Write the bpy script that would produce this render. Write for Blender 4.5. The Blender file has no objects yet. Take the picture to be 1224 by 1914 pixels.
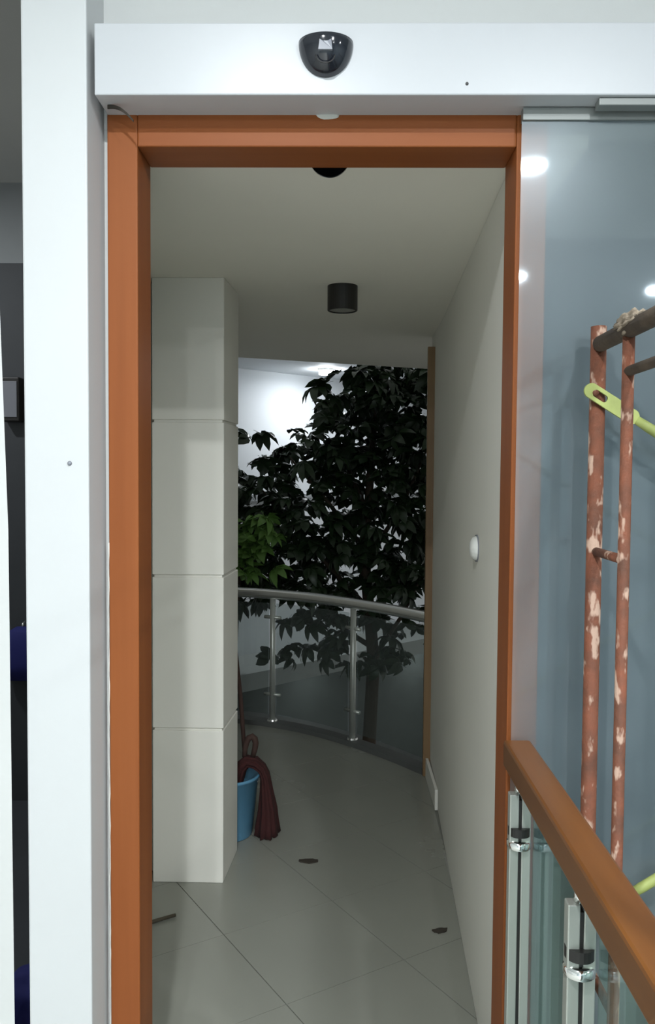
import bpy, bmesh, math, random
from mathutils import Vector, Matrix

S = bpy.context.scene
COL = S.collection
rnd = random.Random(7)
PI = math.pi

# ------------------------------------------------------------------ camera
cam = bpy.data.cameras.new('camera')
cam.sensor_fit = 'VERTICAL'
cam.sensor_height = 36.0
cam.lens = 1550 / 1914 * 36.0
cam.clip_start = 0.05
cam.clip_end = 100
camo = bpy.data.objects.new('camera', cam)
COL.objects.link(camo)
camo.matrix_world = (Matrix.Translation((0, 0, 1.62)) @ Matrix.Rotation(math.radians(.92), 4, 'Z')
                     @ Matrix.Rotation(math.radians(90 - 2.6), 4, 'X') @ Matrix.Rotation(math.radians(.42), 4, 'Z'))
S.camera = camo

# ------------------------------------------------------------------ world, exposure
W = bpy.data.worlds.new('world')
S.world = W
W.use_nodes = True
W.node_tree.nodes['Background'].inputs[0].default_value = (.97, 1.0, .97, 1)
W.node_tree.nodes['Background'].inputs[1].default_value = .24
S.view_settings.view_transform = 'Standard'
S.view_settings.look = 'None'
S.view_settings.exposure = 0.48
S.view_settings.gamma = 1.0
S.view_settings.use_curve_mapping = False
FOYER_W = 22.0      # watts of each landing downlight
FAR_W = 5.0        # watts of the downlight washing the far wall


# ------------------------------------------------------------------ materials
MATS = {}


def mat(name, col, rough=.6, metal=0.0, noise=0.0, nscale=8.0, bump=0.0, bscale=60.0, spec=.5, emit=None, estr=0.0,
        col2=None, rough2=None):
    m = bpy.data.materials.new(name)
    m.use_nodes = True
    nt = m.node_tree
    b = nt.nodes['Principled BSDF']
    b.inputs['Base Color'].default_value = (*col, 1)
    b.inputs['Roughness'].default_value = rough
    b.inputs['Metallic'].default_value = metal
    b.inputs['Specular IOR Level'].default_value = spec
    tc = nt.nodes.new('ShaderNodeTexCoord')
    if noise or col2:
        n = nt.nodes.new('ShaderNodeTexNoise')
        n.inputs['Scale'].default_value = nscale
        n.inputs['Detail'].default_value = 6
        nt.links.new(tc.outputs['Object'], n.inputs['Vector'])
        r = nt.nodes.new('ShaderNodeValToRGB')
        c2 = col2 if col2 else tuple(max(0, c * (1 - noise)) for c in col)
        r.color_ramp.elements[0].position = .25
        r.color_ramp.elements[1].position = .75
        r.color_ramp.elements[0].color = (*c2, 1)
        r.color_ramp.elements[1].color = (*col, 1)
        nt.links.new(n.outputs['Fac'], r.inputs['Fac'])
        nt.links.new(r.outputs['Color'], b.inputs['Base Color'])
        if rough2 is not None:
            mr = nt.nodes.new('ShaderNodeMapRange')
            mr.inputs['From Min'].default_value = .2
            mr.inputs['From Max'].default_value = .8
            mr.inputs['To Min'].default_value = rough2
            mr.inputs['To Max'].default_value = rough
            nt.links.new(n.outputs['Fac'], mr.inputs['Value'])
            nt.links.new(mr.outputs['Result'], b.inputs['Roughness'])
    if bump:
        n2 = nt.nodes.new('ShaderNodeTexNoise')
        n2.inputs['Scale'].default_value = bscale
        n2.inputs['Detail'].default_value = 4
        nt.links.new(tc.outputs['Object'], n2.inputs['Vector'])
        bp = nt.nodes.new('ShaderNodeBump')
        bp.inputs['Strength'].default_value = bump
        bp.inputs['Distance'].default_value = .004
        nt.links.new(n2.outputs['Fac'], bp.inputs['Height'])
        nt.links.new(bp.outputs['Normal'], b.inputs['Normal'])
    if emit:
        b.inputs['Emission Color'].default_value = (*emit, 1)
        b.inputs['Emission Strength'].default_value = estr
    MATS[name] = m
    return m


def wood(name, c1, c2, rough=.4, scale=3.0, axis=2, spec=.5):
    m = mat(name, c1, rough, spec=spec)
    nt = m.node_tree
    b = nt.nodes['Principled BSDF']
    tc = nt.nodes.new('ShaderNodeTexCoord')
    mp = nt.nodes.new('ShaderNodeMapping')
    sc = [scale * 14] * 3
    sc[axis] = scale * .6
    mp.inputs['Scale'].default_value = sc
    n = nt.nodes.new('ShaderNodeTexNoise')
    n.inputs['Scale'].default_value = 1
    n.inputs['Detail'].default_value = 5
    r = nt.nodes.new('ShaderNodeValToRGB')
    r.color_ramp.elements[0].position = .3
    r.color_ramp.elements[1].position = .75
    r.color_ramp.elements[0].color = (*c2, 1)
    r.color_ramp.elements[1].color = (*c1, 1)
    nt.links.new(tc.outputs['Object'], mp.inputs['Vector'])
    nt.links.new(mp.outputs['Vector'], n.inputs['Vector'])
    nt.links.new(n.outputs['Fac'], r.inputs['Fac'])
    nt.links.new(r.outputs['Color'], b.inputs['Base Color'])
    return m


def glassmat(name, tint, refl, film=None, filmfac=0.0, rough=0.0):
    """pane: transparent tint + mirror reflection by Fresnel + optional dusty film"""
    m = bpy.data.materials.new(name)
    m.use_nodes = True
    nt = m.node_tree
    nt.nodes.clear()
    out = nt.nodes.new('ShaderNodeOutputMaterial')
    tr = nt.nodes.new('ShaderNodeBsdfTransparent')
    tr.inputs['Color'].default_value = (*tint, 1)
    if rough > 0:
        t0 = tr
        rf = nt.nodes.new('ShaderNodeBsdfRefraction')
        rf.inputs['Roughness'].default_value = rough
        rf.inputs['IOR'].default_value = 1.02
        rf.inputs['Color'].default_value = (*tint, 1)
        tr = nt.nodes.new('ShaderNodeMixShader')
        tr.inputs[0].default_value = .55
        nt.links.new(t0.outputs[0], tr.inputs[1])
        nt.links.new(rf.outputs[0], tr.inputs[2])
    gl = nt.nodes.new('ShaderNodeBsdfGlossy')
    gl.inputs['Roughness'].default_value = .035
    gl.inputs['Color'].default_value = (.80, .93, 1.0, 1)
    fr = nt.nodes.new('ShaderNodeFresnel')
    # the pane is seen straight through, so its inner side must not mirror like the inside of solid glass
    ge = nt.nodes.new('ShaderNodeNewGeometry')
    mi = nt.nodes.new('ShaderNodeMapRange')
    mi.inputs['To Min'].default_value = refl
    mi.inputs['To Max'].default_value = 1 / refl
    nt.links.new(ge.outputs['Backfacing'], mi.inputs['Value'])
    nt.links.new(mi.outputs['Result'], fr.inputs['IOR'])
    last = tr
    if film:
        df = nt.nodes.new('ShaderNodeBsdfDiffuse')
        df.inputs['Color'].default_value = (*film, 1)
        mx0 = nt.nodes.new('ShaderNodeMixShader')
        tc = nt.nodes.new('ShaderNodeTexCoord')
        n = nt.nodes.new('ShaderNodeTexNoise')
        n.inputs['Scale'].default_value = 5
        n.inputs['Detail'].default_value = 5
        mr = nt.nodes.new('ShaderNodeMapRange')
        mr.inputs['From Min'].default_value = .3
        mr.inputs['From Max'].default_value = .7
        mr.inputs['To Min'].default_value = filmfac * .85
        mr.inputs['To Max'].default_value = filmfac * 1.15
        nt.links.new(tc.outputs['Object'], n.inputs['Vector'])
        nt.links.new(n.outputs['Fac'], mr.inputs['Value'])
        nt.links.new(mr.outputs['Result'], mx0.inputs[0])
        nt.links.new(tr.outputs[0], mx0.inputs[1])
        nt.links.new(df.outputs[0], mx0.inputs[2])
        last = mx0
    mx = nt.nodes.new('ShaderNodeMixShader')
    nt.links.new(fr.outputs[0], mx.inputs[0])
    nt.links.new(last.outputs[0], mx.inputs[1])
    if rough > 0:       # greasy smear: part of the reflection is spread
        g2 = nt.nodes.new('ShaderNodeBsdfGlossy')
        g2.inputs['Roughness'].default_value = .26
        g2.inputs['Color'].default_value = (.85, .94, 1.0, 1)
        gm = nt.nodes.new('ShaderNodeMixShader')
        gm.inputs[0].default_value = .35
        nt.links.new(gl.outputs[0], gm.inputs[1])
        nt.links.new(g2.outputs[0], gm.inputs[2])
        gl = gm
    nt.links.new(gl.outputs[0], mx.inputs[2])
    nt.links.new(mx.outputs[0], out.inputs['Surface'])
    MATS[name] = m
    return m


mat('white_paint', (.555, .568, .568), .55, noise=.03, nscale=3, bump=.06, bscale=40)
mat('wall_white', (.58, .59, .575), .7, noise=.04, nscale=2.5, bump=.08, bscale=50)
mat('corridor_paint', (.80, .785, .715), .72, noise=.04, nscale=2.0, bump=.10, bscale=45)
mat('corridor_ceiling', (.82, .795, .705), .8, noise=.03, nscale=2.0)
mat('header_metal', (.495, .51, .525), .36, noise=.02, nscale=3)
wood('frame_wood', (.270, .082, .022), (.225, .064, .016), .50, 2.0, 2, spec=.22)
wood('rail_wood', (.170, .064, .015), (.125, .044, .010), .30, 2.0, 1)
wood('trim_wood', (.30, .19, .09), (.22, .13, .06), .5, 2.0, 2)
mat('tile', (.285, .29, .25), .30, noise=.10, nscale=1.6, rough2=.20)
mat('grout', (.23, .235, .205), .6)
mat('landing_tile', (.60, .60, .56), .3, noise=.1, nscale=2)
mat('landing_ceiling', (.78, .80, .80), .7)
mat('landing_wall', (.46, .53, .56), .7)
mat('stone_floor', (.35, .35, .32), .25, noise=.15, nscale=2)
mat('kerb', (.10, .105, .10), .45)
mat('steel', (.78, .79, .77), .22, metal=.9)
mat('chrome', (.85, .86, .84), .10, metal=1.0)
mat('satin_plate', (.42, .44, .40), .38, metal=.5)
mat('black_metal', (.012, .011, .010), .45)
mat('diffuser_off', (.30, .30, .27), .4)
mat('black_gloss', (.010, .012, .018), .10, spec=.7)
mat('pale_grey', (.22, .23, .26), .25)
mat('lamp_glow', (1, 1, 1), .5, emit=(.93, .97, 1.0), estr=55)
mat('lamp_glow_far', (1, 1, 1), .5, emit=(.90, .96, 1.0), estr=60)
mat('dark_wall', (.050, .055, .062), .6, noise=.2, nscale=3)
mat('mid_wall', (.30, .32, .33), .7)
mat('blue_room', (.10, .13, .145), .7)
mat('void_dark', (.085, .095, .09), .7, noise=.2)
mat('far_white', (.74, .77, .80), .7)
mat('slab_edge', (.42, .43, .42), .6)
mat('rust', (.19, .058, .026), .75, bump=.5, bscale=120, nscale=26, col2=(.085, .034, .018))
mat('dirty_tube', (.17, .125, .085), .85, bump=.5, bscale=100, nscale=22, col2=(.07, .05, .035))
mat('cement', (.33, .27, .20), .9, bump=.8, bscale=90, noise=.4, nscale=30)
mat('brace_green', (.36, .41, .12), .55, noise=.25, nscale=30)
mat('alu', (.22, .235, .225), .45, metal=.2)
mat('bucket_blue', (.10, .26, .40), .35)
mat('rag_red', (.048, .008, .007), .9, noise=.35, nscale=25, bump=.6, bscale=70)
mat('mop_brown', (.045, .022, .016), .85)
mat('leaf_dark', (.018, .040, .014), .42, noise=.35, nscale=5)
mat('leaf_light', (.14, .28, .06), .45, noise=.35, nscale=5)  # lighter green, brightened further so the shrub looks lit
mat('bark', (.05, .035, .022), .85, bump=.5, bscale=40)
mat('terracotta', (.20, .19, .18), .7)
mat('soil', (.03, .02, .015), .95)
mat('caulk', (.55, .55, .51), .8)
mat('debris', (.035, .028, .02), .8)
mat('stick', (.09, .075, .05), .7)
mat('blue_cloth', (.012, .016, .14), .8)
mat('plastic_white', (.80, .81, .77), .35)
mat('hole', (.08, .08, .08), .8)
glassmat('door_glass', (.90, .95, .96), 1.6, film=(.33, .40, .43), filmfac=.23, rough=.34)
glassmat('rail_glass', (.80, .87, .82), 1.25)
glassmat('far_glass', (.84, .87, .86), 1.5, film=(.25, .27, .27), filmfac=.06)
glassmat('clear_glass', (.97, .985, .98), 1.02)
# peeling pale paint flecks over the rust
_nt = MATS['rust'].node_tree
_b = _nt.nodes['Principled BSDF']
_tc = _nt.nodes.new('ShaderNodeTexCoord')
_mp = _nt.nodes.new('ShaderNodeMapping')
_mp.inputs['Scale'].default_value = (1, 1, .45)
_n = _nt.nodes.new('ShaderNodeTexNoise')
_n.inputs['Scale'].default_value = 42
_n.inputs['Detail'].default_value = 3
_r = _nt.nodes.new('ShaderNodeValToRGB')
_r.color_ramp.elements[0].position = .56
_r.color_ramp.elements[1].position = .63
_mx = _nt.nodes.new('ShaderNodeMix')
_mx.data_type = 'RGBA'
_old = _b.inputs['Base Color'].links[0].from_socket
_nt.links.new(_tc.outputs['Object'], _mp.inputs['Vector'])
_nt.links.new(_mp.outputs['Vector'], _n.inputs['Vector'])
_nt.links.new(_n.outputs['Fac'], _r.inputs['Fac'])
_nt.links.new(_r.outputs['Color'], _mx.inputs['Factor'])
_nt.links.new(_old, _mx.inputs['A'])
_mx.inputs['B'].default_value = (.40, .27, .20, 1)
_nt.links.new(_mx.outputs['Result'], _b.inputs['Base Color'])


# ------------------------------------------------------------------ mesh helpers
def tag(o, label=None, cat=None, group=None, kind=None):
    if label:
        o['label'] = label
    if cat:
        o['category'] = cat
    if group:
        o['group'] = group
    if kind:
        o['kind'] = kind
    return o


def empty(name, loc=(0, 0, 0)):
    o = bpy.data.objects.new(name, None)
    o.empty_display_size = .1
    o.location = loc
    COL.objects.link(o)
    bpy.context.view_layer.update()
    return o


def link(name, me, parent=None):
    o = bpy.data.objects.new(name, me)
    COL.objects.link(o)
    if parent is not None:
        o.parent = parent
        M = Matrix.Identity(4)
        p = parent
        while p is not None:
            M = p.matrix_basis.copy() @ M if False else p.matrix_basis @ (p.matrix_parent_inverse @ M)
            p = p.parent
        o.matrix_parent_inverse = M.inverted()
    return o


def build(name, bm, m, parent=None, smooth=False, bevel=0.0, seg=2):
    bmesh.ops.recalc_face_normals(bm, faces=bm.faces)
    me = bpy.data.meshes.new(name)
    bm.to_mesh(me)
    bm.free()
    me.materials.append(MATS[m])
    if smooth:
        for p in me.polygons:
            p.use_smooth = True
    o = link(name, me, parent)
    if bevel:
        md = o.modifiers.new('bevel', 'BEVEL')
        md.width = bevel
        md.segments = seg
        md.limit_method = 'ANGLE'
    return o


def bx(bm, x0, x1, y0, y1, z0, z1):
    v = [bm.verts.new((x, y, z)) for x in (x0, x1) for y in (y0, y1) for z in (z0, z1)]
    for f in ((0, 1, 3, 2), (4, 6, 7, 5), (0, 4, 5, 1), (2, 3, 7, 6), (0, 2, 6, 4), (1, 5, 7, 3)):
        bm.faces.new([v[i] for i in f])


def box(name, x0, x1, y0, y1, z0, z1, m, parent=None, bevel=0.0):
    bm = bmesh.new()
    bx(bm, x0, x1, y0, y1, z0, z1)
    return build(name, bm, m, parent, bevel=bevel)


def tube(bm, pts, rad, n=12, cap=True):
    """round tube along a list of points; rad is a number or a list"""
    pts = [Vector(p) for p in pts]
    rads = rad if isinstance(rad, (list, tuple)) else [rad] * len(pts)
    rings = []
    prev = None
    for i, p in enumerate(pts):
        a = pts[min(i + 1, len(pts) - 1)] - pts[max(i - 1, 0)]
        a.normalize()
        if prev is None:
            u = a.cross(Vector((0, 0, 1)))
            if u.length < .05:
                u = a.cross(Vector((1, 0, 0)))
        else:
            u = prev - a * prev.dot(a)
        u.normalize()
        prev = u
        w = a.cross(u)
        rings.append([bm.verts.new(p + (u * math.cos(2 * PI * k / n) + w * math.sin(2 * PI * k / n)) * rads[i]) for k in range(n)])
    for r0, r1 in zip(rings, rings[1:]):
        for k in range(n):
            bm.faces.new((r0[k], r0[(k + 1) % n], r1[(k + 1) % n], r1[k]))
    if cap:
        bm.faces.new(rings[0][::-1])
        bm.faces.new(rings[-1])


def lathe(bm, prof, c=(0, 0, 0), n=32, closed=False):
    rings = []
    for r, z in prof:
        if r < 1e-6:
            rings.append([bm.verts.new((c[0], c[1], c[2] + z))])
        else:
            rings.append([bm.verts.new((c[0] + r * math.cos(2 * PI * k / n), c[1] + r * math.sin(2 * PI * k / n), c[2] + z)) for k in range(n)])
    for a, b in zip(rings, rings[1:]):
        for k in range(n):
            k2 = (k + 1) % n
            if len(a) == 1 and len(b) == 1:
                continue
            if len(a) == 1:
                bm.faces.new((a[0], b[k], b[k2]))
            elif len(b) == 1:
                bm.faces.new((a[k], a[k2], b[0]))
            else:
                bm.faces.new((a[k], a[k2], b[k2], b[k]))


def prism(bm, poly, z0, z1):
    lo = [bm.verts.new((x, y, z0)) for x, y in poly]
    hi = [bm.verts.new((x, y, z1)) for x, y in poly]
    n = len(poly)
    bm.faces.new(hi)
    bm.faces.new(lo[::-1])
    for k in range(n):
        bm.faces.new((lo[k], lo[(k + 1) % n], hi[(k + 1) % n], hi[k]))


def plate(name, poly, z0, z1, m, parent=None, bevel=0.0):
    bm = bmesh.new()
    prism(bm, poly, z0, z1)
    return build(name, bm, m, parent, bevel=bevel)


def structure(o, label=None):
    return tag(o, label, kind='structure')


# ------------------------------------------------------------------ the landing (camera side)
LX = -.525
structure(box('wall_left', -.66, LX, 1.72, 1.98, 0, 3.0, 'white_paint', bevel=.004), 'bright white painted pillar standing left of the orange door frame')
structure(box('wall_front', LX, .45, 1.845, 1.98, 2.37, 3.0, 'wall_white'), 'off-white wall above the white door header')
structure(box('wall_upper', .45, 4.0, 1.845, 1.98, 2.40, 3.0, 'wall_white'), 'off-white wall above the sliding glass panel')
structure(box('wall_strip', LX, -.5125, 1.846, 1.98, 0, 2.37, 'wall_white'), 'narrow grey wall strip between white pillar and orange jamb')
structure(box('floor', -3.0, .45, -5.0, 1.83, -.20, 0, 'landing_tile'), 'pale stone floor of the landing in front of the doorway')
structure(box('ceiling', -3.0, 4.0, -5.0, 1.845, 3.0, 3.1, 'landing_ceiling'), 'white ceiling over the landing')
structure(box('wall_back', -3.0, 4.0, -5.1, -5.0, -3.2, 3.1, 'landing_wall'))
structure(box('wall_right', 4.0, 4.1, -5.0, 3.6, -3.2, 3.1, 'landing_wall'))
structure(box('wall_side', -3.1, -3.0, -5.0, 4.0, 0, 3.1, 'wall_white'))
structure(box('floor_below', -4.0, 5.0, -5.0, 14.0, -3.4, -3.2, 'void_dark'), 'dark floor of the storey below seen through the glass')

# room glimpsed left of the white pillar
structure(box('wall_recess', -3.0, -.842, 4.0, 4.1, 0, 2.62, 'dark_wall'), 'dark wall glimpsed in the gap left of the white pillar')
structure(box('wall_recess_top', -3.0, -.842, 4.0, 4.1, 2.62, 3.1, 'mid_wall'))  # paler colour stands in for light on the upper wall
structure(box('ceiling_recess', -3.0, -.86, 1.845, 4.0, 3.0, 3.1, 'wall_white'))
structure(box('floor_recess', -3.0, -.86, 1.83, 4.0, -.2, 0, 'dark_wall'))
structure(box('wall_recess_front', -3.0, -.86, 1.77, 1.83, 0, 3.0, 'wall_white'))
# white panel at the very left edge, leaning slightly
bm = bmesh.new()
zs = [(0.0, -.690), (.45, -.692), (1.5, -.695), (2.1, -.712), (2.6, -.733), (3.0, -.752)]
ring = []
for z, x in zs:
    ring.append([bm.verts.new(p) for p in ((-.86, 1.72, z), (x, 1.72, z), (x - .012, 1.735, z), (-.86, 1.735, z))])
for a, b in zip(ring, ring[1:]):
    for k in range(4):
        bm.faces.new((a[k], a[(k + 1) % 4], b[(k + 1) % 4], b[k]))
bm.faces.new(ring[0][::-1])
bm.faces.new(ring[-1])
structure(build('trim_1', bm, 'wall_white'), 'off-white upright panel at the far left edge beside the dark gap')

# ------------------------------------------------------------------ orange door frame
door = structure(empty('door_1', (-.04, 1.88, 0)), 'orange-brown wooden door frame around the open corridor doorway')
bm = bmesh.new()
bx(bm, -.512, -.446, 1.82, 1.945, 0, 2.395)
build('jamb', bm, 'frame_wood', door, bevel=.003)
bm = bmesh.new()
bx(bm, .371, .437, 1.82, 1.945, 0, 2.395)
build('jamb', bm, 'frame_wood', door, bevel=.003)
wood('head_wood', (.270, .082, .022), (.225, .064, .016), .50, 2.0, 0, spec=.22)
bm = bmesh.new()
bx(bm, -.446, .371, 1.82, 1.945, 2.325, 2.395)
build('head_jamb', bm, 'head_wood', door, bevel=.003)
# ragged caulk bead down the outer edge of the left jamb
bm = bmesh.new()
pts, rr = [], []
for i in range(60):
    z = .02 + i * .0245
    pts.append((-.5135 + rnd.uniform(-.001, .001), 1.822, z))
    rr.append(rnd.uniform(.0006, .0026))
tube(bm, pts, rr, 6)
tag(build('caulk_bead', bm, 'caulk', door, smooth=True), 'thin ragged white caulk line along the jamb')
# plaster smear on the head
bm = bmesh.new()
bmesh.ops.create_icosphere(bm, subdivisions=3, radius=1)
for v in bm.verts:
    k = 1 + .25 * math.sin(v.co.x * 5 + v.co.z * 3) * math.cos(v.co.y * 4)
    v.co = Vector((-.034 + v.co.x * .026 * k, 1.822 + v.co.y * .006, 2.392 + v.co.z * .010 * k))
tag(build('plaster_smear', bm, 'caulk', door, smooth=True), 'pale plaster smear on the top edge')

# ------------------------------------------------------------------ header of the sliding door and its sensor
hd = empty('door_header', (.8, 1.80, 2.39))
tag(hd, 'long white rectangular sliding-door header box above the orange frame', 'door header')
box('cover', -.511, 2.2, 1.725, 1.845, 2.392, 2.536, 'header_metal', hd, bevel=.003)
box('guide_track', .52, 2.2, 1.735, 1.765, 2.376, 2.3915, 'alu', hd, bevel=.002)
bm = bmesh.new()
bmesh.ops.create_icosphere(bm, subdivisions=2, radius=.0035)
bmesh.ops.translate(bm, verts=bm.verts, vec=(.249, 1.725, 2.414))
build('screw_hole', bm, 'hole', hd, smooth=True)


def sensor(name, cx, yw, ztop, label, R=.0555, drop=.068, out=.046, sgn=-1):
    e = empty(name, (cx, yw, ztop - drop))
    tag(e, label, 'sensor')
    bm = bmesh.new()
    nu, nv = 28, 14
    grid = []
    for j in range(nv + 1):           # from top edge down to the bottom tip
        t = j / nv
        row = []
        a = t * PI / 2
        w = R * math.cos(a) ** .95
        o = out * math.cos(a) ** .95
        z = ztop - drop * math.sin(a)
        for i in range(nu + 1):
            b = PI * i / nu
            row.append(bm.verts.new((cx + w * math.cos(b), yw + sgn * o * math.sin(b), z)))
        grid.append(row)
    for j in range(nv):
        for i in range(nu):
            bm.faces.new((grid[j][i], grid[j][i + 1], grid[j + 1][i + 1], grid[j + 1][i]))
    bm.faces.new(grid[0])
    bmesh.ops.remove_doubles(bm, verts=bm.verts, dist=1e-5)
    o = build('dome', bm, 'black_gloss', e, smooth=True)
    return e, o


se, so = sensor('motion_sensor', -.038, 1.7248, 2.494, 'glossy black half-dome motion sensor on the white header')
bm = bmesh.new()      # the pale reflection on the dome front, built as a raised trapezoid
poly = [(-.014, -.010), (.014, -.010), (.0115, .010), (.004, .006), (-.004, .006), (-.0115, .010)]
front = [bm.verts.new((-.038 + x, 1.7248 - .0468 + abs(x) * .06, 2.470 + z)) for x, z in poly]
back = [bm.verts.new((-.038 + x, 1.7248 - .036, 2.470 + z)) for x, z in poly]
bm.faces.new(front)
bm.faces.new(back[::-1])
for k in range(6):
    bm.faces.new((front[k], front[(k + 1) % 6], back[(k + 1) % 6], back[k]))
tag(build('lens', bm, 'pale_grey', se), 'pale grey patch painted as a reflection on the dome')
bm = bmesh.new()      # rim ring of the round sensor eye under the reflection patch
pts = [(-.038 + .019 * math.cos(a), 1.7248 - .0405 - .002 * math.sin(a), 2.452 + .015 * math.sin(a)) for a in [PI + PI * k / 12 for k in range(13)]]
tube(bm, pts, .0012, 6)
build('eye_ring', bm, 'black_metal', se, smooth=True)
sensor('motion_sensor', -.033, 1.9815, 2.3695, 'small dark sensor dome peeking below the inside of the door head', R=.050, drop=.051, out=.05, sgn=1)

# torn strip sticking out under the header
bm = bmesh.new()
A, B = Vector((-.497, 1.772, 2.388)), Vector((-.438, 1.755, 2.352))
n = 8
L = []
for i in range(n + 1):
    t = i / n
    p = A.lerp(B, t) + Vector((0, 0, .010 * math.sin(PI * t)))
    w = .0032 * (1 - .6 * t) + .001
    L.append([bm.verts.new(p + Vector((0, s1 * .0015, s2 * w))) for s1, s2 in ((-1, -1), (1, -1), (1, 1), (-1, 1))])
for a, b in zip(L, L[1:]):
    for k in range(4):
        bm.faces.new((a[k], a[(k + 1) % 4], b[(k + 1) % 4], b[k]))
bm.faces.new(L[0][::-1])
bm.faces.new(L[-1])
tag(build('torn_strip', bm, 'debris'), 'dark torn strip poking out under the left end of the header', 'strip')

# nail hole on the white pillar
bm = bmesh.new()
lathe(bm, [(0, .004), (.0035, .003), (.005, 0), (0, -.002)], n=12)
bmesh.ops.rotate(bm, verts=bm.verts, matrix=Matrix.Rotation(PI / 2, 3, 'X'))
bmesh.ops.translate(bm, verts=bm.verts, vec=(-.565, 1.7195, 1.639))
tag(build('nail_head', bm, 'pale_grey', smooth=True), 'tiny grey nail head midway up the white pillar', 'nail')

# ------------------------------------------------------------------ sliding glass panel
gd = structure(empty('door_2', (1.0, 1.79, 0)), 'bluish hazy sliding glass door panel right of the orange frame')
pane = box('glass_pane', .3735, 1.9, 1.784, 1.794, .015, 2.365, 'door_glass', gd)
pane.data.materials.append(MATS['clear_glass'])
for p in pane.data.polygons:
    if p.normal.y > -.5:
        p.material_index = 1          # the dusty film is on the landing side only
box('top_rail', .375, 1.9, 1.778, 1.800, 2.365, 2.390, 'alu', gd)
# room behind the glass
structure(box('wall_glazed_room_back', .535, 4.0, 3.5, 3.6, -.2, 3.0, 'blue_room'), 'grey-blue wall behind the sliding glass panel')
structure(box('floor_glazed_room', .452, 4.0, 1.80, 3.5, -.2, 0, 'stone_floor'))
structure(box('ceiling_glazed_room', .45, 4.0, 1.98, 3.6, 2.6, 2.7, 'wall_white'))

# ------------------------------------------------------------------ corridor shell
CZ = 2.37
structure(plate('wall_corridor_right', [(.398, 1.948), (.480, 3.95), (.56, 3.95), (.436, 1.948)], 0, CZ, 'corridor_paint', bevel=.004),
          'long plain off-white corridor wall on the right')
structure(box('wall_corridor_bay', -.84, -.735, 3.30, 4.10, 0, CZ, 'corridor_paint'), 'off-white wall beside the square column')
structure(plate('wall_corridor_left', [(-.66, 1.981), (-.765, 3.299), (-.84, 3.299), (-.74, 1.981)], -.2, 3.0, 'corridor_paint'))
structure(box('wall_gallery_left', -1.72, -1.62, 4.1, 6.2, -.2, CZ, 'corridor_paint'))
structure(plate('ceiling_corridor', [(-.74, 1.946), (.56, 1.946), (.56, 3.95), (1.4, 3.95), (1.4, 6.25), (-.664, 5.382), (-1.72, 4.93), (-1.72, 4.1), (-.84, 4.1), (-.84, 3.3)], CZ, CZ + .22, 'corridor_ceiling'),
          'plain beige-grey corridor ceiling')
# brown panel past the end of the right wall
structure(box('wall_end', .490, 1.4, 4.42, 4.56, 0, CZ, 'corridor_paint'))
structure(box('trim_2', .452, .545, 4.40, 4.43, 0.0, 2.295, 'trim_wood', bevel=.003), 'narrow light brown wood trim at the end of the right wall')
structure(plate('baseboard_right', [(.466, 3.952), (.480, 3.952), (.480, 4.399), (.466, 4.399)], 0, .10, 'corridor_paint'), 'pale skirting between the corridor wall and brown trim')
structure(plate('wall_return', [(.481, 3.952), (.56, 3.952), (.56, 4.419), (.490, 4.419)], 0, CZ, 'corridor_paint'))

# curved gallery edge: arc through measured points
EDGE = [(-1.62, 5.42), (-1.2, 5.46), (-.90, 5.42), (-.652, 5.36), (-.43, 5.285), (-.18, 5.145), (.079, 4.93), (.297, 4.70), (.440, 4.52), (.486, 4.462)]


def smoothline(P, n=6):
    out = []
    for i in range(len(P) - 1):
        p0, p1, p2, p3 = [Vector(P[min(max(i + k, 0), len(P) - 1)]) for k in (-1, 0, 1, 2)]
        for j in range(n):
            t = j / n
            out.append(tuple(.5 * (2 * p1 + (p2 - p0) * t + (2 * p0 - 5 * p1 + 4 * p2 - p3) * t * t + (3 * p1 - p0 - 3 * p2 + p3) * t ** 3)))
    out.append(tuple(P[-1]))
    return out


EC = smoothline(EDGE)


def offset(P, d):
    out = []
    for i in range(len(P)):
        a = Vector(P[max(i - 1, 0)])
        b = Vector(P[min(i + 1, len(P) - 1)])
        t = (b - a).normalized()
        nrm = Vector((-t.y, t.x))       # to the left of travel = away from the corridor
        out.append(tuple(Vector(P[i]) + nrm * d))
    return out


inner = offset(EC, -.05)
region = [(-1.62, 4.1), (-.735, 4.1), (-.735, 3.30), (-.765, 3.30), (-.66, 1.98), (-.52, 1.98), (-.52, 1.84), (.437, 1.84), (.46, 3.0), (.466, 4.39)] + [p for p in inner[::-1] if p[1] > 4.40 and p[0] < .466]
fl = structure(plate('floor_corridor', [(-1.62, 4.1), (-.84, 4.1), (-.76, 3.3), (-.66, 1.832), (.46, 1.832), (.50, 4.40)] + EC[::-1], -.20, -.006, 'grout'), 'damp grey tiled corridor floor')


def clip(poly, a, b):
    """keep the side left of a->b"""
    out = []
    a, b = Vector(a), Vector(b)
    d = b - a

    def s(p):
        return d.x * (p[1] - a.y) - d.y * (p[0] - a.x)
    for i in range(len(poly)):
        p, q = poly[i], poly[(i + 1) % len(poly)]
        sp, sq = s(p), s(q)
        if sp >= 0:
            out.append(p)
        if sp * sq < 0:
            t = sp / (sp - sq)
            out.append((p[0] + (q[0] - p[0]) * t, p[1] + (q[1] - p[1]) * t))
    return out


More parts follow.
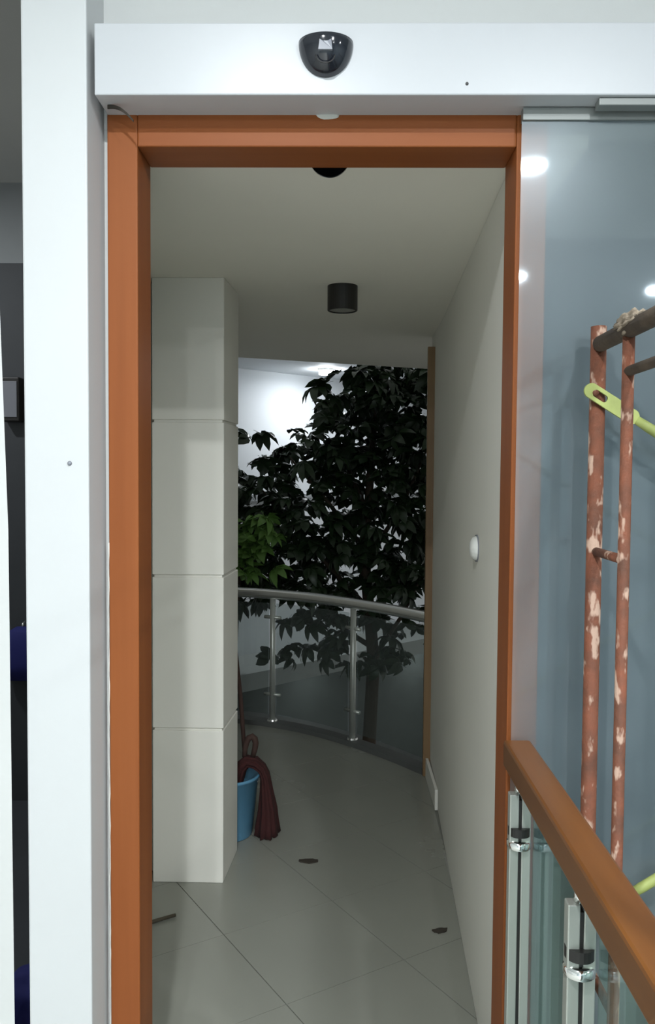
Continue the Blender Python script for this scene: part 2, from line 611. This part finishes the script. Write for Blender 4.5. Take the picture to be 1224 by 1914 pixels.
ang = math.radians(33)
V_ = Vector((math.cos(ang), math.sin(ang)))
U_ = Vector((math.sin(ang), -math.cos(ang)))
T = .45
g = .0013
for i in range(-12, 14):
    for j in range(-16, 4):
        v0 = 1.662 + i * T
        u0 = .10 + j * T
        c = [V_ * v0 + U_ * u0, V_ * (v0 + T) + U_ * u0, V_ * (v0 + T) + U_ * (u0 + T), V_ * v0 + U_ * (u0 + T)]
        cen = sum(c, Vector((0, 0))) / 4
        c = [cen + (p - cen) * (1 - 2 * g / T) for p in c]
        area = sum(c[k].x * c[(k + 1) % 4].y - c[(k + 1) % 4].x * c[k].y for k in range(4))
        if area < 0:
            c = c[::-1]
        poly = region
        for k in range(4):
            poly = clip(poly, c[k], c[(k + 1) % 4])
            if len(poly) < 3:
                break
        if len(poly) < 3:
            continue
        q = []
        for p in poly:
            if not q or (Vector(p) - Vector(q[-1])).length > 1e-4:
                q.append(p)
        if len(q) > 2 and (Vector(q[0]) - Vector(q[-1])).length < 1e-4:
            q.pop()
        if len(q) < 3:
            continue
        ar = abs(sum(q[k][0] * q[(k + 1) % len(q)][1] - q[(k + 1) % len(q)][0] * q[k][1] for k in range(len(q)))) / 2
        if ar < .0008:
            continue
        plate('tile', q, -.0055, rnd.uniform(-.0006, .0), 'tile', fl)

# square clad column
colm = structure(empty('wall_column', (-.59, 3.35, 0)), 'off-white square column clad in large panels with grooves')
cf = [(-.733, 3.208), (-.454, 3.206), (-.434, 3.495), (-.733, 3.495)]


def inset(poly, d):
    c = Vector((sum(p[0] for p in poly) / len(poly), sum(p[1] for p in poly) / len(poly)))
    return [tuple(Vector(p) + (c - Vector(p)).normalized() * d) for p in poly]


plate('core', inset(cf, .010), 0, CZ, 'corridor_paint', colm)
zz = [0, .615, 1.22, 1.822, CZ]
for a, b in zip(zz, zz[1:]):
    plate('cladding_panel', cf, a + (.005 if a else 0.0), b - (.005 if b < CZ else 0), 'corridor_paint', colm, bevel=.003)

# surface-mounted downlight in the corridor
lt = empty('ceiling_light', (0, 3.345, CZ - .098))
tag(lt, 'black cylindrical surface-mounted ceiling light in the corridor, switched off', 'ceiling light')
bm = bmesh.new()
lathe(bm, [(0, .098), (.060, .098), (.060, .002), (.058, 0), (.052, 0), (.052, .012), (0, .012)], c=(0, 3.345, CZ - .098), n=36)
o = build('housing', bm, 'black_metal', lt)
bm = bmesh.new()
lathe(bm, [(0, .004), (.051, .004), (.051, .010), (0, .010)], c=(0, 3.345, CZ - .098), n=36)
build('diffuser', bm, 'diffuser_off', lt)

# small oval cover on the right wall
bm = bmesh.new()
lathe(bm, [(0, .024), (.020, .022), (.033, .014), (.038, .004), (.038, 0), (0, 0)], n=32)
bmesh.ops.rotate(bm, verts=bm.verts, matrix=Matrix.Rotation(-PI / 2, 3, 'Y'))
bmesh.ops.translate(bm, verts=bm.verts, vec=(.4225, 2.565, 1.395))
oc = empty('wall_cover', (.42, 2.565, 1.36))
tag(oc, 'small round white cover plate on the right corridor wall', 'wall cover')
build('cap', bm, 'plastic_white', oc, smooth=True)
bm = bmesh.new()
lathe(bm, [(0, .006), (.042, .006), (.042, 0), (0, 0)], n=32)
bmesh.ops.rotate(bm, verts=bm.verts, matrix=Matrix.Rotation(-PI / 2, 3, 'Y'))
bmesh.ops.translate(bm, verts=bm.verts, vec=(.4245, 2.565, 1.395))
build('back_ring', bm, 'pale_grey', oc)

# ------------------------------------------------------------------ curved gallery balustrade
gb = empty('gallery_balustrade', (-.2, 5.2, 0))
tag(gb, 'curved glass balustrade with steel handrail at the end of the corridor', 'balustrade')
k0 = inner + offset(EC, .03)[::-1]
bm = bmesh.new()
prism(bm, k0, -.19, .03)
build('kerb', bm, 'kerb', gb)
bm = bmesh.new()
tube(bm, [(p[0], p[1], .850) for p in EC], .032, 14)
build('handrail', bm, 'steel', gb, smooth=True)


def along(px, P=EC):
    for a, b in zip(P, P[1:]):
        if a[0] <= px <= b[0]:
            t = (px - a[0]) / (b[0] - a[0])
            return Vector((px, a[1] + (b[1] - a[1]) * t)), (Vector(b) - Vector(a)).normalized()


posts = [-1.35, -.90, -.432, .080, .508]
for px in posts[:4]:
    p, t = along(px)
    nrm = Vector((-t.y, t.x))
    po = empty('post', (p.x, p.y, .03))
    po.parent = gb
    po.matrix_parent_inverse = gb.matrix_basis.inverted()
    bm = bmesh.new()
    tube(bm, [(p.x, p.y, .03), (p.x, p.y, .83)], .018, 12)
    build('upright', bm, 'satin_plate', po, smooth=True)
    bm = bmesh.new()
    lathe(bm, [(0, .012), (.03, .010), (.034, 0), (0, 0)], c=(p.x, p.y, .03), n=20)
    build('base_flange', bm, 'steel', po)
    for z in (.70, .20):
        bm = bmesh.new()
        q = t * .058
        tube(bm, [(p.x - q.x, p.y - q.y, z), (p.x + q.x, p.y + q.y, z)], .011, 10)
        build('clamp_arm', bm, 'satin_plate', po, smooth=True)
for a, b in zip(posts, posts[1:]):
    seg = [p for p in smoothline(EC, 1) if a + .03 < p[0] < b - .03]
    pa, _ = along(a + .025)
    pb, _ = along(b - .025)
    seg = [tuple(pa)] + seg + [tuple(pb)]
    bm = bmesh.new()
    prism(bm, offset(seg, -.004) + offset(seg, .004)[::-1], .07, .79)
    build('glass_panel', bm, 'far_glass', gb)

# ------------------------------------------------------------------ across the atrium
wn = Vector((.717, .697))         # along the far wall
wp = Vector((.697, -.717))        # out of the far wall
P0 = Vector((-.959, 7.741))


def fw(s, d):
    q = P0 + wn * s + wp * d
    return (q.x, q.y)


structure(plate('wall_far', [fw(-2.2, 0), fw(5.0, 0), fw(5.0, -.1), fw(-2.2, -.1)], -.10, 2.6, 'far_white'), 'brightly washed white wall across the atrium')
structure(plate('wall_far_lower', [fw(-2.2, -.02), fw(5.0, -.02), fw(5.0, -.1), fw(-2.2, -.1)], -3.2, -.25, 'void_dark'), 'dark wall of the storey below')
structure(plate('ceiling_far', [fw(-2.2, 1.2), fw(5.0, 1.2), fw(5.0, 0), fw(-2.2, 0)], 2.6, 2.75, 'far_white'), 'pale far gallery ceiling with a bright downlight')
structure(plate('floor_far', [fw(-2.2, .62), fw(5.0, .62), fw(5.0, 0), fw(-2.2, 0)], -.25, -.10, 'slab_edge'), 'pale edge of the far gallery floor seen through the glass')
structure(plate('trim_3', [fw(-2.2, .03), fw(5.0, .03), fw(5.0, .001), fw(-2.2, .001)], 1.36, 1.42, 'mid_wall'))


def downlight(x, y, z, r, label, glow, watts, group=None, drop=0.0, col=(.93, .97, 1)):
    e = empty('downlight', (x, y, z - .02))
    tag(e, label, 'ceiling light', group)
    bm = bmesh.new()
    lathe(bm, [(r, 0), (r + .014, 0), (r + .012, -.012), (r, -.016)], c=(x, y, z), n=32)
    build('trim_ring', bm, 'plastic_white', e)
    bm = bmesh.new()
    lathe(bm, [(0, -.003), (r, -.003), (r, -.013 - drop), (r * .85, -.018 - drop), (0, -.020 - drop)], c=(x, y, z), n=32)
    build('lit_disc', bm, glow, e)
    ld = bpy.data.lights.new('lamp', 'AREA')
    ld.shape = 'DISK'
    ld.size = r * 1.8
    ld.energy = watts
    ld.color = col
    lo = bpy.data.objects.new('lamp', ld)
    COL.objects.link(lo)
    lo.location = (x, y, z - .026 - drop)
    return e


downlight(-.145, 7.786, 2.6, .070, 'bright round downlight on the far gallery ceiling', 'lamp_glow_far', FAR_W, drop=.035)
downlight(.86, 8.10, 2.6, .03, 'tiny bright downlight beside the brown trim', 'lamp_glow_far', 6)
q = fw(.9, .35)
downlight(q[0], q[1], -.25, .03, 'tiny light under the far gallery slab, seen through the glass balustrade', 'lamp_glow_far', 1.5)
q = fw(2.6, .35)
downlight(q[0], q[1], -.25, .03, 'added light under the far gallery slab, brightening the storey below', 'lamp_glow_far', 3)  # unseen lamp added to lift the dark lower storey
# landing downlights (two of them are mirrored in the sliding glass)
downlight(.823, -.145, 3.0, .062, 'round landing ceiling light whose reflection glares in the glass beside the frame', 'lamp_glow', FOYER_W * 1.5)
for (x, y, k, lab) in ((1.19, -2.17, 1.3, 'landing ceiling light mirrored as a small dot beside the right jamb'),
                       (2.27, -2.57, 1.3, 'landing ceiling light mirrored in the glass above the scaffold'),
                       (-.25, .28, 1.35, 'added landing ceiling light closest to the black motion sensor'),  # added for bounce into the corridor and the header's shadow
                       (-.3, -2.9, 2.6, None), (.3, -4.3, 5.0, None), (2.6, -.2, 1, None)):  # these three are unseen, added to brighten pillar and corridor
    downlight(x, y, 3.0, .05, lab or 'added unseen ceiling light over the landing, brightening the corridor', 'lamp_glow', FOYER_W * k, 'landing ceiling lights')

# ------------------------------------------------------------------ near wooden handrail balustrade
nb = empty('wooden_handrail_balustrade', (.385, .6, 0))
tag(nb, 'orange-brown wooden handrail on steel posts with glass, right foreground', 'balustrade')
box('handrail', .355, .414, -1.3, 1.776, .992, 1.050, 'rail_wood', nb, bevel=.006)
ys = [1.700, 1.262, .82, .38, -.06, -.50, -.94]
for y in ys:
    po = empty('post', (.376, y, 0))
    po.parent = nb
    po.matrix_parent_inverse = nb.matrix_basis.inverted()
    for sx in (-1, 1):
        x0 = .376 + sx * .0125
        box('plate', x0 - .0095, x0 + .0095, y - .012, y + .012, 0, .962, 'satin_plate', po, bevel=.002)
    bm = bmesh.new()
    bx(bm, .372, .380, y - .010, y + .010, .02, .95)
    build('core_bar', bm, 'black_metal', po)
    bm = bmesh.new()
    tube(bm, [(.372, y, .955), (.374, y, .975), (.380, y, .9925)], .008, 10)
    build('rail_bracket', bm, 'chrome', po, smooth=True)
    bm = bmesh.new()
    lathe(bm, [(0, -.010), (.020, -.010), (.025, -.006), (.025, .006), (.020, .010), (0, .010)], c=(.376, y, .855), n=24)
    build('clamp_ring', bm, 'chrome', po, smooth=True)
    bm = bmesh.new()
    lathe(bm, [(0, -.009), (.023, -.009), (.023, .009), (0, .009)], c=(.376, y, .884), n=24)
    build('joint_collar', bm, 'black_metal', po)
for a, b in zip(ys[1:], ys):
    box('glass_panel', .400, .408, a + .020, b - .020, .08, .932, 'rail_glass', nb)

# ------------------------------------------------------------------ rusty scaffold
sc = empty('scaffold', (.523, 1.1, -3.2))
tag(sc, 'rusty flaking steel scaffold frame with yellow-green cross braces by the glass', 'scaffold')


def rod(name, a, b, r, m, par, n=14):
    bm = bmesh.new()
    tube(bm, [a, b], r, n)
    return build(name, bm, m, par, smooth=True)


SX = .523
for fx in (SX, SX + 1.25):
    for y in (1.715, .50):
        rod('upright', (fx, y, -3.2), (fx, y, 1.925), .0158, 'rust', sc)
    for y in (1.535, .68):
        rod('inner_upright', (fx, y, -3.2), (fx, y, 1.893), .0110, 'rust', sc)
    rod('top_bar', (fx, 1.70, 1.888), (fx, .515, 1.888), .0165, 'dirty_tube', sc)
    rod('lower_bar', (fx, 1.53, 1.812), (fx, .685, 1.812), .0095, 'dirty_tube', sc)
    for z in (1.466, .6, -.3, -1.2, -2.1):
        for ya, yb in ((1.70, 1.545), (.67, .515)):
            rod('rung', (fx, ya, z), (fx, yb, z), .009, 'rust', sc)
# cement crust on the top joint
bm = bmesh.new()
bmesh.ops.create_icosphere(bm, subdivisions=4, radius=1)
for v in bm.verts:
    n = v.co.normalized()
    k = 1 + .22 * math.sin(n.x * 9 + 1) * math.cos(n.y * 7) + .16 * math.sin(n.z * 13 + n.y * 5)
    v.co = Vector((SX + n.x * .020 * k, 1.525 + n.y * .055 * k, 1.897 + n.z * .020 * k))
tag(build('cement_crust', bm, 'cement', sc, smooth=True), 'pale cement crust on the joint')


def brace(a, b, name='cross_brace'):
    """tube with flattened slotted ends"""
    a, b = Vector(a), Vector(b)
    d = (b - a).normalized()
    w = Vector((0, 1, 0))
    u = d.cross(w)
    bm = bmesh.new()
    Ls = (b - a).length
    # tube body
    tube(bm, [a + d * .10, a + d * .13, b - d * .13, b - d * .10], [.009, .0105, .0105, .009], 12)
    o = build(name, bm, 'brace_green', sc, smooth=True)
    for base, dr in ((a, d), (b, -d)):
        bm = bmesh.new()
        outer, innr = [], []
        n = 24
        for k in range(n):
            t = 2 * PI * k / n
            cx, cz = math.cos(t), math.sin(t)
            # stadium outline
            sx = .048 * (1 if cx > 0 else -1) * (abs(cx) > 1e-6)
            outer.append(base + dr * (.040 + sx + .0155 * cx) + u * .0155 * cz)
            ix = .010 * (1 if cx > 0 else -1) * (abs(cx) > 1e-6)
            innr.append(base + dr * (.012 + ix + .0065 * cx) + u * .0075 * cz)
        rings = []
        for off in (-.003, .003):
            rings.append(([bm.verts.new(p + w * off) for p in outer], [bm.verts.new(p + w * off) for p in innr]))
        for k in range(n):
            k2 = (k + 1) % n
            (o0, i0), (o1, i1) = rings
            bm.faces.new((o0[k], o0[k2], i0[k2], i0[k]))
            bm.faces.new((o1[k2], o1[k], i1[k], i1[k2]))
            bm.faces.new((o0[k2], o0[k], o1[k], o1[k2]))
            bm.faces.new((i0[k], i0[k2], i1[k2], i1[k]))
        build('slotted_end', bm, 'brace_green', o)
    rod('pin', a + w * .018, a - w * .008, .006, 'rust', o, 10)


for y in (1.692, .478):
    brace((SX - .012, y, 1.788), (SX + 1.25, y, .990))
    brace((SX - .004, y, .700), (SX + 1.25, y, 1.49))

# ------------------------------------------------------------------ bucket, rag, mop handle
bk = empty('bucket', (-.500, 3.665, 0))
tag(bk, 'light blue plastic bucket half hidden behind the column', 'bucket')
bm = bmesh.new()
lathe(bm, [(0, 0), (.108, 0), (.112, .006), (.140, .262), (.146, .264), (.148, .272), (.146, .278), (.138, .278), (.109, .010), (0, .010)], c=(-.500, 3.665, 0), n=40)
build('body', bm, 'bucket_blue', bk, smooth=True)
bm = bmesh.new()
tube(bm, [(-.500 + .147 * math.cos(a), 3.665 - .05 * math.sin(a), .262 - .05 * math.sin(a)) for a in [PI * k / 16 for k in range(17)]], .0025, 8)
build('handle', bm, 'steel', bk, smooth=True)

# mop: head bunched over the rim, hanging to the floor on the right
mp = empty('mop', (-.33, 3.69, 0))
tag(mp, 'dark red string mop hanging over the blue bucket', 'mop')
path = [(-.322, 0.002, .054, .085), (-.321, .04, .050, .080), (-.319, .12, .038, .068), (-.325, .20, .027, .058), (-.331, .265, .019, .050), (-.346, .298, .019, .045),
        (-.376, .322, .022, .042), (-.412, .328, .024, .040), (-.440, .30, .026, .038), (-.458, .25, .028, .036), (-.468, .20, .026, .03)]
bm = bmesh.new()
rings = []
n = 48
for i, (px, pz, ra, rb) in enumerate(path):
    a0 = path[max(i - 1, 0)]
    a1 = path[min(i + 1, len(path) - 1)]
    tx, tz = a1[0] - a0[0], a1[1] - a0[1]
    ln = math.hypot(tx, tz)
    nx, nz = tz / ln, -tx / ln
    row = []
    for k in range(n):
        a = 2 * PI * k / n
        rip = 1 + .11 * math.sin(a * 9 + i * .5) + .07 * math.sin(a * 16 + i * .9)
        u = ra * rip * math.cos(a)
        up = .006 * abs(math.sin(a * 8)) if i == 0 else 0
        row.append(bm.verts.new((px + nx * u, 3.672 + rb * rip * math.sin(a), max(pz + nz * u, .001) + up)))
    rings.append(row)
for a, b in zip(rings, rings[1:]):
    for k in range(n):
        bm.faces.new((a[k], a[(k + 1) % n], b[(k + 1) % n], b[k]))
bm.faces.new(rings[0][::-1])
bm.faces.new(rings[-1])
build('mop_head', bm, 'rag_red', mp, smooth=True)
bm = bmesh.new()
tube(bm, [(-.425, 3.68, .345), (-.423, 3.68, .38), (-.416, 3.68, .41), (-.405, 3.68, .432), (-.391, 3.68, .438), (-.380, 3.68, .428), (-.375, 3.68, .408), (-.379, 3.68, .38), (-.388, 3.68, .345)], [.011, .012, .013, .014, .015, .015, .014, .013, .011], 12)
build('mop_loop', bm, 'mop_brown', mp, smooth=True)
bm = bmesh.new()
tube(bm, [(-.425, 3.69, .35), (-.450, 3.72, .62), (-.510, 3.76, 1.10)], .010, 10)
build('handle', bm, 'mop_brown', mp, smooth=True)


# ------------------------------------------------------------------ litter on the floor
def scrap(name, x, y, L, w, rot, label, m='debris', cat='scrap'):
    bm = bmesh.new()
    n = 8
    lo, hi = [], []
    c, s = math.cos(rot), math.sin(rot)
    R = random.Random(int(x * 1000))
    out = []
    for k in range(2 * n):
        a = PI * k / n
        r = 1 + R.uniform(-.18, .18)
        out.append((math.cos(a) * L / 2 * r, math.sin(a) * w / 2 * r))
    for px, py in out:
        h = .004 + .010 * (px / L) ** 2
        lo.append(bm.verts.new((x + px * c - py * s, y + px * s + py * c, .0005)))
        hi.append(bm.verts.new((x + px * c - py * s, y + px * s + py * c, h)))
    bm.faces.new(lo[::-1])
    bm.faces.new(hi)
    for k in range(2 * n):
        bm.faces.new((lo[k], lo[(k + 1) % (2 * n)], hi[(k + 1) % (2 * n)], hi[k]))
    return tag(build(name, bm, m), label, cat)


scrap('floor_scrap', -.122, 3.40, .078, .036, .05, 'small dark scrap lying mid-corridor near the column')
scrap('floor_scrap', .366, 2.885, .058, .030, .25, 'small dark scrap on the floor close to the right wall')
bm = bmesh.new()
tube(bm, [(-.79, 2.83, .007), (-.70, 2.884, .006), (-.592, 2.951, .008)], [.006, .007, .006], 8)
tag(build('stick', bm, 'stick', smooth=True), 'thin dark stick on the floor beside the left jamb', 'stick')

# things glimpsed in the gap left of the pillar, plus a lamp added for light
downlight(-2.3, 2.9, 3.0, .05, 'added unseen ceiling light brightening the room left of the white pillar', 'lamp_glow', 14)


def blob(bm, c, r, amp, seed):
    bmesh.ops.create_icosphere(bm, subdivisions=4, radius=1)
    for v in bm.verts:
        n = v.co.normalized()
        k = 1 + amp * math.sin(n.x * 6 + seed) * math.cos(n.z * 5) + amp * .6 * math.sin(n.y * 9 + n.z * 4)
        v.co = Vector((c[0] + n.x * r[0] * k, c[1] + n.y * r[1] * k, c[2] + n.z * r[2] * (1 + .5 * (k - 1))))


cj = empty('jacket', (-1.53, 3.93, .60))
tag(cj, 'dark blue jacket hanging on the dark wall in the left gap', 'jacket')
bm = bmesh.new()
prof = [(.62, .085), (.70, .105), (.80, .100), (.85, .070), (.875, .03)]
rings = []
for z, r in prof:
    rings.append([bm.verts.new((-1.53 + r * (1 + .08 * math.sin(5 * a)) * math.cos(a), 3.945 + .45 * r * math.sin(a), z)) for a in [2 * PI * k / 24 for k in range(24)]])
for a, b in zip(rings, rings[1:]):
    for k in range(24):
        bm.faces.new((a[k], a[(k + 1) % 24], b[(k + 1) % 24], b[k]))
bm.faces.new(rings[0][::-1])
bm.faces.new(rings[-1])
build('cloth', bm, 'blue_cloth', cj, smooth=True)
bm = bmesh.new()
tube(bm, [(-1.53, 3.998, .895), (-1.53, 3.95, .890), (-1.53, 3.945, .872)], .005, 8)
build('hook', bm, 'steel', cj, smooth=True)
bm = bmesh.new()
blob(bm, (-.885, 2.30, .10), (.075, .09, .10), .08, 2)
tag(build('bundle', bm, 'blue_cloth', smooth=True), 'dark blue bundle on the floor at the bottom of the left gap', 'bundle')
wb = empty('wall_speaker', (-1.555, 3.95, 1.86))
tag(wb, 'small black box mounted high on the dark wall in the left gap', 'box')
box('case', -1.62, -1.53, 3.93, 3.999, 1.86, 2.07, 'black_metal', wb, bevel=.006)
box('grille', -1.61, -1.54, 3.925, 3.931, 1.88, 2.05, 'pale_grey', wb, bevel=.002)

# ------------------------------------------------------------------ tree in the atrium
def leaflet_mesh(name, nl, L, w, droop, fan, m):
    """one palmate leaf: nl drooping elliptic leaflets on a short stalk"""
    bm = bmesh.new()
    st = [bm.verts.new((x, 0, z)) for x, z in ((-.06, .02), (-.06, .024), (0, 0), (0, .004))]
    bm.faces.new((st[0], st[2], st[3], st[1]))
    R = random.Random(name)
    for i in range(nl):
        a = -fan / 2 + fan * i / max(nl - 1, 1) + R.uniform(-.1, .1)
        l = L * (1 - .35 * abs(a) / (fan / 2 + .01)) * R.uniform(.85, 1.1)
        dr = droop * R.uniform(.7, 1.3)
        d = Vector((math.cos(a), math.sin(a), 0))
        s = Vector((-math.sin(a), math.cos(a), 0))
        rows = []
        for t, ww in ((0, .10), (.22, .75), (.5, 1.0), (.78, .66), (1.0, 0)):
            c = d * l * t * math.cos(dr * t * .7) + Vector((0, 0, -l * math.sin(dr * t * .8) * t))
            if ww == 0:
                rows.append([bm.verts.new(c)])
            else:
                rows.append([bm.verts.new(c - s * w * ww / 2 + Vector((0, 0, .012 * ww))), bm.verts.new(c), bm.verts.new(c + s * w * ww / 2 + Vector((0, 0, .012 * ww)))])
        for p, q in zip(rows, rows[1:]):
            if len(q) == 1:
                bm.faces.new((p[0], p[1], q[0]))
                bm.faces.new((p[1], p[2], q[0]))
            else:
                bm.faces.new((p[0], p[1], q[1], q[0]))
                bm.faces.new((p[1], p[2], q[2], q[1]))
    me = bpy.data.meshes.new(name)
    bm.to_mesh(me)
    bm.free()
    me.materials.append(MATS[m])
    for p in me.polygons:
        p.use_smooth = True
    return me


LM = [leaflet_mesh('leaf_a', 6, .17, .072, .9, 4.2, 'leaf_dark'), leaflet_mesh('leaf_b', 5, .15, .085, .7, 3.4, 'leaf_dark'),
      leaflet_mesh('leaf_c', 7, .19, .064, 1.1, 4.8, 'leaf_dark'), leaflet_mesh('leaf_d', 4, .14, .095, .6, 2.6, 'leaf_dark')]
LG = [leaflet_mesh('leaf_e', 6, .15, .060, .8, 4.0, 'leaf_light'), leaflet_mesh('leaf_f', 5, .13, .065, .7, 3.2, 'leaf_light')]

TR = empty('tree', (.25, 6.75, -3.2))
tag(TR, 'dark leafy tree rising behind the curved glass balustrade', 'tree')
bm = bmesh.new()
tube(bm, [(.25, 6.75, -2.75), (.22, 6.72, -1.2), (.28, 6.78, .1), (.20, 6.75, .9), (.24, 6.72, 1.7), (.3, 6.75, 2.4)], [.07, .06, .052, .042, .030, .012], 12)
build('trunk', bm, 'bark', TR, smooth=True)
for (a, b, c) in (((.25, 6.76, .5), (-.2, 6.6, 1.0), (-.68, 6.6, 1.55)), ((.21, 6.75, .9), (.5, 6.6, 1.4), (.75, 6.6, 2.0)),
                  ((.22, 6.73, 1.3), (0, 6.8, 1.8), (-.10, 6.75, 2.30)), ((.27, 6.77, .2), (-.25, 6.9, .5), (-.75, 6.8, .9)),
                  ((.27, 6.77, .1), (.5, 6.6, .5), (.72, 6.5, 1.0)), ((.2, 6.75, 1.0), (-.1, 6.5, 1.4), (-.4, 6.45, 1.75))):
    bm = bmesh.new()
    tube(bm, [a, b, c], [.024, .016, .006], 8)
    build('branch', bm, 'bark', TR, smooth=True)


def top(x):
    pts = [(-1.1, 1.62), (-.83, 1.74), (-.47, 1.95), (-.20, 2.16), (-.06, 2.38), (.1, 2.58), (1.2, 2.62)]
    for (a, za), (b, zb) in zip(pts, pts[1:]):
        if a <= x <= b:
            return za + (zb - za) * (x - a) / (b - a)
    return 1.6


def place(x, y, z, sc_=1.0, R=rnd, yawbias=None):
    M = (Matrix.Translation((x, y, z)) @ Matrix.Rotation(R.uniform(0, 2 * PI) if yawbias is None else yawbias, 4, 'Z')
         @ Matrix.Rotation(R.uniform(-.9, .5), 4, 'Y') @ Matrix.Rotation(R.uniform(-.7, .7), 4, 'X') @ Matrix.Scale(sc_, 4))
    return M


spots = []
R2 = random.Random(21)
while len(spots) < 930:
    x = R2.uniform(-1.05, 1.0)
    z = R2.uniform(.42, 2.56)
    y = R2.uniform(6.25, 7.15)
    if z > top(x) - .06:
        continue
    keep = 1.0
    if z < .62:
        keep = .35
    if x < .28:
        keep *= .85
    if x > .28 and z > 1.5:
        keep = 1.0
    elif x > .28:
        keep *= .8
    if R2.random() > keep:
        continue
    spots.append((x, y, z))
for _ in range(46):
    spots.append((R2.uniform(-.62, .85), R2.uniform(6.3, 6.9), R2.uniform(.12, .48)))
# silhouetted sprays against the bright wall
spots += [(-.13, 6.5, 2.33), (-.20, 6.5, 2.30), (-.05, 6.5, 2.40), (-.62, 6.4, 1.93), (-.72, 6.4, 1.90)]
spots.sort(key=lambda p: p[1])
inv = TR.matrix_basis.inverted()
rest = bmesh.new()
for i, (x, y, z) in enumerate(spots):
    me = LM[i % 4]
    M = place(x, y, z, R2.uniform(.75, 1.15), R2)
    if i < 300:
        o = bpy.data.objects.new('leaf', me)
        COL.objects.link(o)
        o.parent = TR
        o.matrix_parent_inverse = inv
        o.matrix_basis = M
    else:
        nv = len(rest.verts)
        rest.from_mesh(me)
        rest.verts.ensure_lookup_table()
        for v in rest.verts[nv:]:
            v.co = M @ v.co
me = bpy.data.meshes.new('foliage')
rest.to_mesh(me)
rest.free()
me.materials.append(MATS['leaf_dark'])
fo = link('foliage', me, TR)
tag(fo, kind='stuff')

# lighter shrub at the left, on the far gallery edge
SH = empty('shrub', (-.90, 6.45, -3.2))
tag(SH, 'lighter green leafy shrub beside the column, above the steel handrail', 'shrub')
bm = bmesh.new()
tube(bm, [(-.90, 6.45, -2.75), (-.86, 6.42, -.5), (-.80, 6.38, .6), (-.74, 6.33, 1.25)], [.035, .028, .02, .008], 10)
build('stem', bm, 'bark', SH, smooth=True)
inv = SH.matrix_basis.inverted()
for i in range(46):
    a = R2.uniform(0, 2 * PI)
    r = R2.uniform(0, .22)
    o = bpy.data.objects.new('leaf', LG[i % 2])
    COL.objects.link(o)
    o.parent = SH
    o.matrix_parent_inverse = inv
    o.matrix_basis = place(-.68 + r * math.cos(a), 6.10 + .6 * r * math.sin(a), R2.uniform(.88, 1.36), R2.uniform(.8, 1.1), R2)

# planters on the storey below: each moves with the plant in it
for par, (x, y), r in ((TR, (.25, 6.75), .42), (SH, (-.90, 6.45), .26)):
    bm = bmesh.new()
    lathe(bm, [(0, 0), (r * .75, 0), (r, .46), (r * 1.06, .46), (r * 1.06, .5), (r * .92, .5), (r * .90, .42), (0, .42)], c=(x, y, -3.2), n=32)
    po = build('planter', bm, 'terracotta', par)
    bm = bmesh.new()
    lathe(bm, [(0, .425), (r * .89, .425), (r * .89, .45), (0, .455)], c=(x, y, -3.2), n=32)
    build('soil', bm, 'soil', po)
